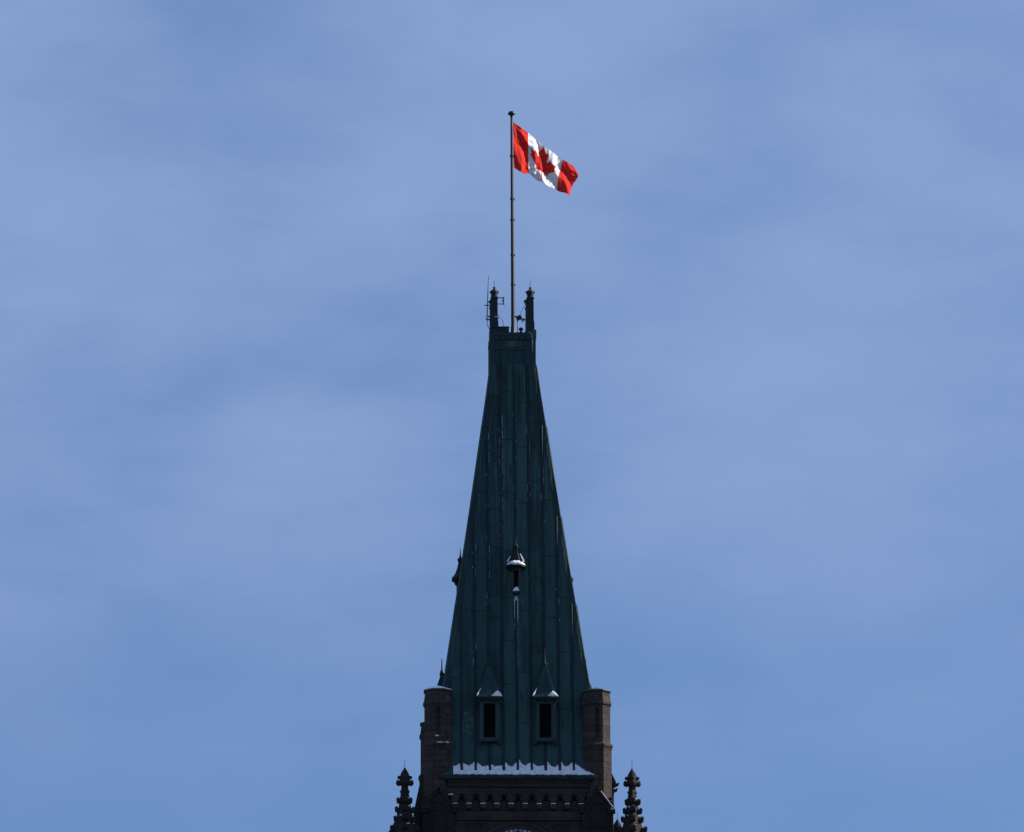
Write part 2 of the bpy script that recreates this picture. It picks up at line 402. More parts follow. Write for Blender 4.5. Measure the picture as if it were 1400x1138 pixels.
# crown on top of the spire
CX = -.04
m = MB(); m.box(CX-1.075, CX+1.075, -1.075, 1.075, 79.22, 80.86)
m.box(CX-1.10, CX+1.10, -1.10, 1.10, 80.02, 80.09); m.box(CX-1.10, CX+1.10, -1.10, 1.10, 80.72, 80.90)
for s in (-1, 1):
    for t_ in (-1, 1): m.box(CX+s*1.0-.11, CX+s*1.0+.11, t_*1.0-.11, t_*1.0+.11, 79.3, 81.0)
for k in range(4):                                  # upright seams of the crown and the hanging scallops
    q = MB()
    for i in range(-3, 4): q.box(i*.29-.02, i*.29+.02, -1.10, -1.06, 79.25, 80.0)
    for i in range(-3, 3):
        cx_ = (i+.5)*.30
        q.prism([(cx_+.145*cos(a), 80.70-.20*sin(a)) for a in [pi*j/8 for j in range(9)]], -1.13, -1.07)
    q.turned(k); q.moved(CX, 0); m.add(q.v, q.f)
cr = m.build('roof_crown', COPPERM, T, bevel=.012)
m = MB(); m.box(-.43, .40, -1.092, -1.07, 80.14, 80.47); m.build('plaque', PLAQUE, cr, bevel=.01)
m = MB(); m.box(-.76, .52, -1.125, -1.07, 80.035, 80.072); m.build('ledge', COPPERL, cr)
m = MB(); m.box(-1.0, -.22, -1.08, -1.0, 80.9, 81.17)
for i in range(5): m.tube([(-.93+i*.15, -1.09, 80.92), (-.93+i*.15, -1.09, 81.16)], .022, 6)
m.box(-1.02, -.2, -1.1, -.98, 81.14, 81.19); m.build('parapet', COPPERD, cr, bevel=.01)
m = MB(); m.tube([(.74, -1.12, 80.93), (.86, -1.13, 80.78), (.90, -1.13, 80.55), (.90, -1.13, 79.9)], .028, 8)
m.build('conduit', PALEPIPE, cr, smooth=True)
m = MB(); m.box(.88, 1.10, -1.135, -.9, 80.62, 81.03); m.build('corner_flashing', COPPERL, cr, bevel=.015)

# corner posts of the crown
def post(x, y, seed):
    m = MB(); h = .172; q = math.sqrt(2)
    m.lathe(x, y, [(80.9, h*1.18*q), (81.45, h*1.12*q), (81.55, h*.98*q), (82.45, h*.94*q), (82.60, h*.90*q), (82.63, h*1.08*q), (82.69, h*1.08*q), (82.72, h*.88*q)], 4, pi/4)
    p = m.build('corner_post', COPPERD, T, bevel=.03)
    m = MB(); m.lathe(x, y, [(82.71, h*.85), (82.82, h*.95), (82.92, h*1.12), (83.0, h*1.18), (83.04, h*1.0), (83.09, h*.5), (83.13, h*.36), (83.2, h*.42), (83.24, h*.2)], 8, pi/8)
    for a in range(4): m.ball((x+h*1.1*cos(a*pi/2), y+h*1.1*sin(a*pi/2), 82.97), .05, 6, 4)
    m.build('cap', COPPERD, p)
    m = MB(); m.tube([(x, y, 83.2), (x, y, 83.55)], .012, 5); m.build('lightning_rod', BLACK, p)
    return p
for px_, py_ in ((-.92, -.85), (.82, -.85), (-.92, .85), (.82, .85)): post(px_, py_, 0)

# ------------------------------------------------------------------ dormers
def arch_pts(cx, w, zs_, za, n=7):                  # pointed arch from left springing over the apex to the right
    L = []
    for j in range(n+1):
        t = j/n; L.append((cx-w*cos(t*pi/2)**.75 if t < 1 else cx, zs_+(za-zs_)*sin(t*pi/2)))
    return L+[(2*cx-x, z) for x, z in L[-2::-1]]
def low_dormer(cx):
    yf = -4.00
    m = MB()
    # cheeks and front frame round a real opening
    def ring(w, z0, z1, y): return [(cx-w, y, z0), (cx+w, y, z0), (cx+w, y, z1), (cx-w, y, z1)]
    o = ring(.46, 60.22, 62.22, yf); i_ = ring(.275, 60.36, 61.98, yf-.0); b = ring(.275, 60.36, 61.98, yf+.16); bk = ring(.46, 60.22, 62.22, -3.30)
    m.add(o+i_, [(0, 1, 5, 4), (1, 2, 6, 5), (2, 3, 7, 6), (3, 0, 4, 7)])
    m.add(i_+b, [(0, 1, 5, 4), (1, 2, 6, 5), (2, 3, 7, 6), (3, 0, 4, 7)])
    m.add(o+bk, [(0, 4, 5, 1), (1, 5, 6, 2), (2, 6, 7, 3), (3, 7, 4, 0)])
    for s in (-1, 1): m.box(cx+s*.41-.05, cx+s*.41+.05, yf-.03, yf+.02, 60.2, 62.16)
    m.box(cx-.36, cx+.36, yf-.035, yf+.02, 62.0, 62.10)
    d = m.build('dormer', COPPERL, T, bevel=.01, fixn=True)
    m = MB(); m.box(cx-.29, cx+.29, yf+.16, yf+.2, 60.3, 62.0)
    for j in range(13):
        z = 60.40+j*.122
        m.add([(cx-.275, yf+.05, z), (cx+.275, yf+.05, z), (cx+.275, yf+.15, z+.09), (cx-.275, yf+.15, z+.09)], [(0, 1, 2, 3)])
    m.build('louvre', VOID, d)
    m = MB(); m.box(cx-.50, cx+.50, yf-.09, yf+.06, 60.14, 60.22); m.box(cx-.53, cx-.40, yf-.07, yf+.03, 60.02, 60.14); m.box(cx+.40, cx+.53, yf-.07, yf+.03, 60.02, 60.14)
    m.build('sill', COPPERD, d, bevel=.01)
    # flared hood, square on plan, leaning its back into the slope
    m = MB(); hz = [(62.20, .60, .26), (62.27, .61, .27), (62.36, .56, .22), (62.55, .46, .13), (62.8, .37, .05), (63.3, .23, -.10), (63.85, .085, -.28), (63.95, .05, -.32)]
    m.rings([[(cx-w, yf-e, z), (cx+w, yf-e, z), (cx+w, -3.0, z), (cx-w, -3.0, z)] for z, w, e in hz])
    m.box(cx-.54, cx+.54, yf-.16, yf+.3, 62.12, 62.20)
    for s in (-1, 1): m.box(cx+s*.53-.05, cx+s*.53+.05, yf-.16, yf-.05, 62.0, 62.14)
    m.build('hood', COPPERM, d, bevel=.008)
    m = MB(); yy = yf+.36
    m.lathe(cx, yy, [(63.86, .05), (63.93, .11), (63.99, .12), (64.05, .06), (64.1, .045), (64.3, .03), (64.72, .018)], 8)
    m.build('finial', COPPERD, d)
    return d
def high_dormer():
    yc = -2.62; m = MB()
    n8 = lambda r, z: [(r*cos(a), yc-r*sin(a)*.95, z) for a in [R(-22.5)+R(45)*j for j in range(6)]]
    # a half-octagon sentry box with an opening in its middle face
    f = .155
    pts = [(-.30, -2.2), (-.30, yc-.06), (-.16, yc-.24), (.16, yc-.24), (.30, yc-.06), (.30, -2.2)]
    lo = [(x, y, 67.66) for x, y in pts]; hi = [(x, y, 68.78) for x, y in pts]
    m.add(lo+hi, [(i, i+1, i+7, i+6) for i in (0, 1, 3, 4)])
    fr = [(-.16, 67.66), (.16, 67.66), (.16, 68.78), (-.16, 68.78)]; inn = [(-.105, 67.80), (.105, 67.80), (.105, 68.62), (-.105, 68.62)]
    y = yc-.24
    m.add([(x, y, z) for x, z in fr]+[(x, y, z) for x, z in inn], [(0, 1, 5, 4), (1, 2, 6, 5), (2, 3, 7, 6), (3, 0, 4, 7)])
    m.add([(x, y, z) for x, z in inn]+[(x, y+.14, z) for x, z in inn], [(0, 1, 5, 4), (1, 2, 6, 5), (2, 3, 7, 6), (3, 0, 4, 7)])
    for x in (-.15, .15): m.tube([(x, y-.015, 67.68), (x, y-.015, 68.74)], .03, 6)
    d = m.build('dormer', COPPERL, T)
    m = MB(); m.box(-.11, .11, y+.13, y+.16, 67.78, 68.64); m.box(-.012, .012, y+.10, y+.14, 67.8, 68.62); m.build('louvre', VOID, d)
    m = MB(); hz = [(68.62, .26, .10), (68.78, .36, .16), (68.84, .46, .26), (68.93, .47, .27), (68.98, .41, .22), (69.12, .31, .12), (69.4, .20, .02), (69.75, .10, -.06), (69.95, .05, -.10)]
    m.rings([[(-w, -2.0, z), (-w, yc-.05-e*.6, z), (-w*.55, yc-.24-e, z), (w*.55, yc-.24-e, z), (w, yc-.05-e*.6, z), (w, -2.0, z)] for z, w, e in hz])
    m.build('hood', BLACKCU, d, bevel=.006)
    m = MB(); m.lathe(0, yc-.10, [(69.72, .10), (69.82, .13), (69.9, .12), (69.98, .055), (70.12, .03), (70.45, .008)], 8)
    for a in range(4): m.ball((.12*cos(a*pi/2+.4), yc-.10+.12*sin(a*pi/2+.4), 69.86), .045, 6, 4)
    m.build('finial', BLACKCU, d)
    m = MB(); m.box(-.19, .19, y-.07, y+.2, 67.58, 67.66); m.rings([[(-.12, y-.03, 67.58), (.12, y-.03, 67.58), (.12, y+.25, 67.58), (-.12, y+.25, 67.58)], [(-.06, y+.10, 67.42), (.06, y+.10, 67.42), (.06, y+.25, 67.42), (-.06, y+.25, 67.42)]])
    m.tube([(-.07, -(hw(66.3)+.03), 66.3), (-.09, -(hw(67.3)+.04), 67.3), (0, -(hw(67.42)+.05), 67.42), (.09, -(hw(67.3)+.04), 67.3), (.07, -(hw(66.3)+.03), 66.3)], .034, 6)
    m.tube([(-.32, -(hw(66.95)+.03), 66.95), (-.1, -(hw(66.95)+.06), 66.95)], .02, 5)
    m.build('sill', COPPERL, d, bevel=.008)
    return d
for base_d in (low_dormer(-2*PITCHX), low_dormer(2*PITCHX), high_dormer()):
    for k in (1, 2, 3):
        c = copy_turned(base_d, k)
        c.location.x = {1: -.27, 2: 0, 3: .17}[k]     # on the side faces they sit deeper in the slope

# ------------------------------------------------------------------ corner turrets
TC = 3.72; OC = 1/cos(pi/8)
def turret(sx, sy):
    cx, cy = sx*TC, sy*TC; m = MB()
    m.lathe(cx, cy, [(55.0, .68*OC), (59.72, .68*OC), (59.86, .70*OC), (59.92, .74*OC), (59.99, .74*OC), (60.09, .66*OC), (60.12, .635*OC)], 8, pi/8)
    # shaft with a slot sunk in every face
    a_ = .63; w = a_*math.tan(pi/8); z0, z1 = 60.12, 61.86; sz0, sz1, sw = 60.34, 61.62, .10
    for k in range(8):
        q = MB(); y = -a_
        fr = [(-w, z0), (w, z0), (w, z1), (-w, z1)]; inn = [(-sw, sz0), (sw, sz0), (sw, sz1), (0, sz1+.16), (-sw, sz1)]
        P = [(x, y, z) for x, z in fr]+[(x, y, z) for x, z in inn]+[(x, y+.12, z) for x, z in inn]
        if k % 2: q.add(P[:4], [(0, 1, 2, 3)])
        else: q.add(P, [(0, 1, 5, 4), (1, 2, 6, 5), (2, 7, 6), (2, 3, 7), (3, 8, 7), (3, 0, 4, 8), (9, 10, 11, 12, 13)]+[(4+i, 4+(i+1) % 5, 9+(i+1) % 5, 9+i) for i in range(5)])
        an = k*pi/4; q.v = [(cx+x*cos(an)-y_*sin(an), cy+x*sin(an)+y_*cos(an), z) for x, y_, z in q.v]; m.add(q.v, q.f)
    m.lathe(cx, cy, [(61.86, .63*OC), (61.92, .68*OC), (61.99, .70*OC), (62.07, .66*OC), (62.50, .605*OC), (62.53, .64*OC), (62.58, .65*OC)], 8, pi/8)
    t_ = m.build('corner_turret', TURRETST, T)
    m = MB(); m.lathe(cx, cy, [(62.58, .67*OC), (62.62, .665*OC), (62.80, .10*OC), (62.83, .03)], 8, pi/8); m.build('cap', COPPERL, t_)
    return t_
for s in (-1, 1):
    for q in (-1, 1): turret(s, q)

# ------------------------------------------------------------------ buttresses with gables
def buttress(sx, sy):
    m = MB(); cx, cy = sx*3.70, sy*3.70; h = .72
    m.box(cx-h, cx+h, cy-h, cy+h, 53.6, 56.92)
    yo = sy*4.42
    m.prism([(cx-h, 56.92), (cx+h, 56.92), (cx, 57.80)], cy-h, cy+h)
    q = MB(); q.prism([(sy*3.70-h, 56.92), (sy*3.70+h, 56.92), (sy*3.70, 57.80)], -h, h)
    q.v = [(cx+y, x, z) for x, y, z in q.v]; m.add(q.v, q.f)
    b = m.build('corner_buttress', CARVED, T, bevel=.015)
    for axis in (0, 1):
        q = MB(); o = sy if axis == 0 else sx
        q.bar((-.03, 57.86), (h+.06, 56.86), .13, -.06, .30); q.bar((.03, 57.86), (-h-.06, 56.86), .13, -.06, .30)
        for s in (-1, 1):
            q.box(s*(h+.02)-.09, s*(h+.02)+.09, -.09, .25, 56.70, 56.86)
            for j in (1, 2, 3):                     # leaf crockets up the coping
                x_, z_ = s*(h+.02)*(j/4), 57.84-.94*(j/4)+.09
                q.prism([(x_-.06, z_-.05), (x_+.06, z_-.05), (x_+.085*(1 if s > 0 else .6), z_+.05), (x_, z_+.085), (x_-.085*(.6 if s > 0 else 1), z_+.05)], .0, .12)
        # pointed niche under the gable
        ap = arch_pts(0, .42, 56.45, 57.22)
        for a, c in zip(ap, ap[1:]): q.bar(a, c, .075, -.035, .05)
        for s in (-1, 1): q.bar((s*.42, 54.2), (s*.42, 56.46), .075, -.035, .05)
        ap = arch_pts(0, .27, 56.25, 56.85)
        for a, c in zip(ap, ap[1:]): q.bar(a, c, .055, -.02, .05)
        for s in (-1, 1): q.bar((s*.27, 54.2), (s*.27, 56.26), .055, -.02, .05)
        q.box(-.03, .03, -.02, .05, 54.2, 56.3)
        if axis == 0: q.v = [(cx+x, sy*(4.42-y), z) for x, y, z in q.v]
        else: q.v = [(sx*(4.42-y), cy+x, z) for x, y, z in q.v]
        q.build('gable', CARVED, b, bevel=.012)
    # steep weathering on the outer flank
    q = MB(); q.prism([(4.36, 58.62), (4.50, 58.55), (4.86, 56.80), (4.86, 56.66), (4.36, 56.55)] if sx < 0 else
                      [(4.36, 58.68), (4.42, 58.66), (4.60, 58.28), (4.60, 58.14), (4.50, 58.08), (4.50, 57.05), (4.36, 56.9)], -.36, .36)
    q.v = [(sx*x, cy+y-sy*.1, z) for x, y, z in q.v]; q.build('weathering', CARVED, b, bevel=.012)
    if sx > 0:
        for zc, xo in ((58.20, 4.57), (57.93, 4.50)):
            q = MB(); q.prism([(xo-.08, zc-.06), (xo+.03, zc-.10), (xo+.17, zc-.02), (xo+.21, zc+.12), (xo+.10, zc+.07), (xo-.02, zc+.05)], -.10, .10)
            q.v = [(x, cy+y-sy*.1, z) for x, y, z in q.v]; q.build('crocket', CARVED, b, bevel=.012)
    return b
for s in (-1, 1):
    for q in (-1, 1): buttress(s, q)

# ------------------------------------------------------------------ cornice, arcade, clock
m = MB()
for k in range(4):
    q = MB(); q.box(-3.3, 3.3, -4.40, -3.80, 58.14, 58.26); q.box(-3.3, 3.3, -4.33, -3.80, 58.02, 58.142)
    q.box(-3.3, 3.3, -4.36, -3.80, 57.94, 58.022); q.box(-3.3, 3.3, -4.27, -3.80, 57.72, 57.942)
    q.turned(k); m.add(q.v, q.f)
m.build('cornice', STONE, T, bevel=.02)
m = MB()
for i in range(-5, 5):                              # spandrels between arch i and i+1, outer order
    xa, xb = i*PITCHX, (i+1)*PITCHX; xc = (xa+xb)/2
    ar = arch_pts(xa, .235, 57.17, 57.64); br = arch_pts(xb, .235, 57.17, 57.64)
    right = [p for p in ar if p[0] >= xa-1e-6]; left = [p for p in br if p[0] <= xb+1e-6]
    if i == -5: right = [(xa+.1, 57.64)]+[(xb-.42, 57.17)]
    if i == 4: left = [(xa+.42, 57.17)]+[(xb-.1, 57.64)]
    m.prism([(right[0][0], 57.72)]+right+left+[(left[-1][0], 57.72)], -4.255, -3.80)
    # inner, cusped order
    def cusp(cx, s): return [(cx, 57.575), (cx+s*.07, 57.52), (cx+s*.10, 57.45), (cx+s*.075, 57.39), (cx+s*.13, 57.36), (cx+s*.17, 57.29), (cx+s*.185, 57.18), (cx+s*.20, 57.10)]
    l_ = cusp(xa, 1) if i > -5 else [(xa+.2, 57.575), (xa+.25, 57.10)]; r_ = cusp(xb, -1) if i < 4 else [(xb-.2, 57.575), (xb-.25, 57.10)]
    m.prism([(l_[0][0], 57.70)]+l_+r_[::-1]+[(r_[0][0], 57.70)], -4.175, -3.80)
m.box(-3.3, 3.3, -4.07, -3.80, 56.70, 57.33)
arc = m.build('arcade', STONE, T, bevel=.01)
corb_x = [(i+.5)*PITCHX for i in range(-5, 5)]
for x in corb_x:
    m = MB(); m.prism([(x-.15, 57.15), (x-.15, 57.05), (x-.10, 56.92), (x+.10, 56.92), (x+.15, 57.05), (x+.15, 57.15)], -4.30, -3.80)
    m.build('corbel', STONE, arc, bevel=.015)
for k in (1, 2, 3): copy_turned(arc, k)
m = MB()
for k in range(4):
    q = MB(); q.box(-3.25, 3.25, -4.10, -3.80, 53.6, 56.48); q.box(-3.2, 3.2, -4.20, -3.80, 56.47, 56.80); q.box(-3.2, 3.2, -4.245, -3.80, 56.40, 56.472)
    for s in (-1, 1):
        q.box(s*2.75-.25, s*2.75+.25, -4.15, -3.80, 53.6, 56.40)
        # sunk spandrel panel with a carved roundel
        q.bar((s*1.62, 56.28), (s*2.46, 56.28), .07, -4.17, -3.80); q.bar((s*2.46, 56.28), (s*2.46, 54.6), .07, -4.172, -3.80)
        for (cx_, cz_, r_) in ((2.12, 55.94, .26), (2.12, 55.94, .12), (1.72, 56.10, .10)):
            P = [(s*cx_+r_*cos(2*pi*j/20), cz_+r_*sin(2*pi*j/20)) for j in range(21)]
            for a, c in zip(P, P[1:]): q.bar(a, c, .05, -4.155, -3.80)
    CZ_ = 53.90
    for r_, w_, y_ in ((2.36, .16, -4.19), (2.52, .07, -4.165)):
        P = [(r_*cos(2*pi*j/64), CZ_+r_*sin(2*pi*j/64)) for j in range(65)]
        for a, c in zip(P, P[1:]):
            if a[1] > 53.7 and max(a[1], c[1]) < 56.40: q.bar(a, c, w_, y_, -3.80)
    q.turned(k); m.add(q.v, q.f)
m.build('wall_tracery', STONE, T)
CZ = 53.90
m = MB(); P = [(2.2*cos(2*pi*j/96), CZ+2.2*sin(2*pi*j/96)) for j in range(96)]; m.prism(P, -4.135, -3.80)
dial = m.build('clock_dial', DIAL, T)
for r0, r1, y, nm in ((2.08, 2.25, -4.19, 'rim'), (1.70, 1.76, -4.16, 'ring'), (.9, .95, -4.155, 'ring')):
    m = MB()
    m.rings([[(r*cos(2*pi*j/96), y_, CZ+r*sin(2*pi*j/96)) for j in range(96)] for r, y_ in ((r0, -4.13), (r0, y), (r1, y), (r1, -4.13), (r0, -4.13))], cap=False)
    m.build(nm, BLACK, dial)
m = MB()
for j in range(60):
    if j == 15: continue
    a = 2*pi*j/60
    m.bar((1.74*cos(a), CZ+1.74*sin(a)), (2.12*cos(a), CZ+2.12*sin(a)), .055, -4.165, -4.13)
m.bar((0, CZ+1.74), (0, CZ+2.12), .07, -4.166, -4.13); m.bar((-.12, CZ+1.96), (.12, CZ+1.96), .08, -4.168, -4.13)
m.build('minute_bars', BLACK, dial)
m = MB(); m.bar((0, CZ), (1.45*cos(.5), CZ+1.45*sin(.5)), .10, -4.22, -4.19); m.bar((0, CZ), (-.9, CZ-.5), .14, -4.20, -4.175)
m.lathe(0, 0, [(0, .12), (.1, .12)], 16); m.v[-32:] = [(x, -4.15-z, CZ+y) for x, y, z in m.v[-32:]]
m.build('hands', BLACK, dial)
for k in (1, 2, 3): copy_turned(dial, k)

# ------------------------------------------------------------------ pinnacles
def pinnacle(x, y, dz):
    m = MB(); rq = math.sqrt(2)
    m.lathe(x, y, [(53.0, .95), (54.2, .90), (54.8, .74), (55.62, .52), (57.12, .225), (57.2, .25), (57.26, .215), (57.44, .20)], 4, 0)
    m.lathe(x, y, [(57.42, .19), (57.47, .235), (57.54, .235), (57.58, .18), (57.72, .165), (57.84, .20)], 4, 0)
    p = m.build('pinnacle', CARVED, T, bevel=.012)
    rnd = random.Random(int(x*10+y*100))
    for zc, ext, w in ((57.05, .365, .22), (56.64, .44, .29), (56.22, .53, .37), (55.76, .68, .47), (55.25, .84, .60)):
        for k in range(4):
            m = MB()
            a = k*pi/2; q = MB(); t_ = .105*rnd.uniform(.85, 1.2); e = ext+rnd.uniform(-.025, .02)
            z = zc+rnd.uniform(-.035, .03)
            q.rings([[(w-.14, -t_, z-.15), (w-.14, t_, z-.15), (w-.14, t_, z+.05), (w-.14, -t_, z+.05)],
                     [(e-.12, -t_*1.15, z-.13), (e-.12, t_*1.15, z-.13), (e-.12, t_*1.15, z+.10), (e-.12, -t_*1.15, z+.10)],
                     [(e-.02, -t_*1.2, z-.10), (e-.02, t_*1.2, z-.10), (e-.01, t_*1.2, z+.14), (e-.01, -t_*1.2, z+.14)],
                     [(e+.01, -t_*.8, z-.05), (e+.01, t_*.8, z-.05), (e+.02, t_*.8, z+.12), (e+.02, -t_*.8, z+.12)]])
            q.rings([[(e-.10, -.05, z+.05), (e-.10, .05, z+.05), (e-.03, .05, z+.05), (e-.03, -.05, z+.05)], [(e-.12, -.04, z+.17), (e-.12, .04, z+.17), (e-.05, .04, z+.18), (e-.05, -.04, z+.18)]])
            q.v = [(x+u*cos(a)-v*sin(a), y+u*sin(a)+v*cos(a), z_) for u, v, z_ in q.v]; m.add(q.v, q.f)
            m.build('crocket', CARVED, p, bevel=.022)
    m = MB(); m.lathe(x, y, [(57.78, .17), (57.95, .21), (58.10, .225), (58.22, .21), (58.36, .165), (58.50, .10), (58.60, .045), (58.66, .012)], 8, pi/8)
    for k in range(4):
        a = k*pi/2
        m.ball((x+.275*cos(a), y+.275*sin(a), 57.90), .145, 10, 6, .95); m.ball((x+.255*cos(a), y+.255*sin(a), 58.17), .098, 8, 6, .9); m.ball((x+.33*cos(a), y+.33*sin(a), 57.99), .07, 8, 6)
        m.ball((x+.2*cos(a+pi/4), y+.2*sin(a+pi/4), 57.93), .10, 8, 6)
        m.tube([(x+.19*cos(a), y+.19*sin(a), 57.8), (x+.225*cos(a), y+.225*sin(a), 58.12), (x+.16*cos(a), y+.16*sin(a), 58.36), (x, y, 58.66)], [.03, .03, .025, .008], 5)
    m.build('finial', CARVED, p)
    m = MB(); m.tube([(x, y, 58.6), (x, y, 59.02)], .011, 5); m.build('lightning_rod', BLACK, p)
    if dz:
        p.location.z = dz
    return p
pinnacle(-5.30, -5.3, 0); pinnacle(5.27, -5.3, 0); pinnacle(-5.45, 5.5, -.3); pinnacle(5.2, 5.5, -.3)

# ------------------------------------------------------------------ flagpole and flag
fp = empty('flagpole', (0, 0, 80.86)); tag(fp, 'tall dark flagpole with a mushroom cap on top of the spire', 'flagpole')
def pp(o): o.location = (0, 0, -80.86); return o
lean = lambda z: .01-.034*(z-81)/11.2
pp_z = [80.86+i*.6 for i in range(19)]+[92.2]
m = MB(); m.tube([(lean(z), 0, z) for z in pp_z], [.088-.036*(z-80.86)/11.4 for z in pp_z], 12); pp(m.build('pole', POLE, fp, smooth=True))
m = MB(); m.lathe(.01, 0, [(80.86, .17), (81.1, .16), (81.25, .11), (81.5, .10)], 12); pp(m.build('socket', BLACK, fp))
m = MB(); xx = lean(92.2); m.lathe(xx, 0, [(92.14, .055), (92.24, .07), (92.27, .17), (92.33, .175), (92.40, .13), (92.45, .05), (92.46, .01)], 16); pp(m.build('truck', BLACK, fp, smooth=True))
for z in (90.15, 87.95, 86.9, 85.1, 83.6, 82.0):
    m = MB(); m.lathe(lean(z), 0, [(z-.05, .09), (z+.05, .09)], 10); m.box(lean(z)+.06, lean(z)+.13, -.03, .03, z-.04, z+.03); pp(m.build('clamp', BLACK, fp))
m = MB(); m.tube([(.105, -.02, 81.6), (.085, -.02, 85), (.055, -.02, 89.5), (.03, -.02, 92.2)], .010, 5); pp(m.build('halyard', WHITEP, fp))

def leaf_poly():
    x, y = 4890, 4430; P = [(x, y)]
    for d in [(-45, -863), (111, -98), (859, 151), (-116, -320), (20, -73), (941, -762), (-212, -99), (-34, -79), (186, -572), (-542, 115), (-73, -38), (-105, -247), (-423, 454), (-111, -57), (204, -1052), (-327, 189), (-91, -27), (-332, -652),
              (-332, 652), (-91, 27), (-327, -189), (204, 1052), (-111, 57), (-423, -454), (-105, 247), (-73, 38), (-542, -115), (186, 572), (-34, 79), (-212, 99), (941, 762), (20, 73), (-116, 320), (859, -151), (111, 98), (-45, 863)]:
        x += d[0]; y += d[1]; P.append((x, y))
    return [(a/9600, b/4800) for a, b in P]
LEAF = leaf_poly()
def inside(u, v):
    c = False; n = len(LEAF)
    for i in range(n):
        (x1, y1), (x2, y2) = LEAF[i], LEAF[i-1]
        if (y1 > v) != (y2 > v) and u < (x2-x1)*(v-y1)/(y2-y1)+x1: c = not c
    return c
def curve(P, u):
    for i in range(len(P)-1):
        if u <= P[i+1][0] or i == len(P)-2:
            a, b = P[i], P[i+1]; pa = P[max(i-1, 0)]; pb = P[min(i+2, len(P)-1)]
            t = (u-a[0])/(b[0]-a[0]); r = []
            for k in (1, 2):
                ma = (b[k]-pa[k])/(b[0]-pa[0])*(b[0]-a[0]); mb = (pb[k]-a[k])/(pb[0]-a[0])*(b[0]-a[0])
                h = (2*t**3-3*t*t+1)*a[k]+(t**3-2*t*t+t)*ma+(-2*t**3+3*t*t)*b[k]+(t**3-t*t)*mb; r.append(h)
            return r
FT = [(0, .055, 91.893), (.25, .787, 91.412), (.5, 1.60, 90.77), (.75, 2.463, 90.153), (.9, 2.98, 89.83), (1, 3.245, 89.412)]
FB = [(0, .075, 89.57), (.12, .44, 89.35), (.25, .814, 89.278), (.5, 1.455, 88.873), (.75, 2.168, 88.543), (1, 2.773, 88.287)]
def flag_pt(u, v):
    a, b = curve(FT, u), curve(FB, u); x = a[0]+(b[0]-a[0])*v; z = a[1]+(b[1]-a[1])*v
    x += .05*sin(v*pi*2.2+.6)*u*u*(1 if u > .5 else u*2)*.8
    z += v**4*(.030*sin(9*pi*u+.4)+.020*sin(23*u+1))*min(1, 4*u)
    X, Z = x, 91.893-z
    w = .92*X-.36*Z+.10*sin(2.6*Z+1.1*X)
    amp = .135*min(1, (X*X+Z*Z*.25)**.5/.9)*(1-.8*math.exp(-((X-1.0)/.38)**2-((Z-2.15)/.6)**2))
    y = amp*sin(2*pi*(w-.56)/.80)+.034*sin(2*pi*(w*1.0+.25*Z+.03*sin(5*Z))/.31+1.0)*min(1, X/.5)+.030*(abs(sin(6*X+11*Z+2*sin(3*X)))-.6)*min(1, X)+.012*sin(19*w-6*Z+1.5*sin(4*Z))*min(1, X/.4)
    rad = math.atan2(X, Z+.02); y += .035*sin(rad*17)*max(0, 1-X/1.1)*min(1, (X+Z)/.4)
    y += .52*X+.30*min(X, .85)+.40*u*(.5-v)
    y *= min(1, X/.22)
    return (x+.04*y, y, z+.225*y)
NU, NV = 240, 120
m = MB()
for j in range(NV+1):
    for i in range(NU+1): m.v.append(flag_pt(i/NU, j/NV))
for j in range(NV):
    for i in range(NU):
        u, v = (i+.5)/NU, (j+.5)/NV
        red = u < .25 or u > .75 or inside(.5+(u-.487)/1.07, .92-(.92-v)*.93)
        m.f.append((j*(NU+1)+i, (j+1)*(NU+1)+i, (j+1)*(NU+1)+i+1, j*(NU+1)+i+1)); m.mi.append(0 if red else 1)
fo = m.build('flag', [FRED, FWHITE], None, smooth=True, origin=(.06, 0, 91.0), fixn=False)
tag(fo, 'red and white maple leaf flag rippling in the wind at the top of the pole', 'flag')

# ------------------------------------------------------------------ gear on the crown
t = empty('whip_antenna', (-1.28, -.86, 81.5)); tag(t, 'tall thin whip antenna bracketed to the left post of the spire top', 'antenna')
def at(o, root): o.location = tuple(-c for c in root.location); return o
m = MB(); m.tube([(-1.27, -.87, 81.55), (-1.25, -.87, 82.4), (-1.20, -.87, 83.8)], [.028, .022, .012], 6); at(m.build('mast', BLACK, t), t)
for z, x0 in ((82.30, -1.40), (81.73, -1.32), (81.58, -1.32)):
    m = MB(); m.tube([(x0, -.87, z), (-.9, -.87, z)], .026 if z > 82 else .035, 6); at(m.build('bracket', BLACK, t), t)
m = MB(); m.lathe(-1.29, -.88, [(81.62, .05), (81.72, .06), (81.76, .03)], 8); at(m.build('insulator', WHITEP, t), t)
m = MB(); m.tube([(-1.27, -.87, 81.56), (-1.26, -.9, 81.3), (-1.16, -1.0, 81.05), (-1.04, -1.12, 80.92)], .016, 5); at(m.build('cable', BLACK, t), t)

t = empty('dipole_antenna', (-.75, -.86, 82.3)); tag(t, 'short dipole antenna on two arms at the right side of the left post', 'antenna')
for z in (82.68, 82.37):
    m = MB(); m.tube([(-.85, -.88, z), (-.47, -.88, z)], .022, 6); m.box(-.50, -.43, -.91, -.85, z-.03, z+.03); at(m.build('arm', BLACK, t), t)
m = MB(); m.tube([(-.49, -.88, 82.42), (-.49, -.88, 82.63)], [.03, .03], 8); m.ball((-.49, -.88, 82.53), .05, 8, 6); m.ball((-.49, -.88, 82.60), .04, 8, 6); at(m.build('element', BLACK, t), t)

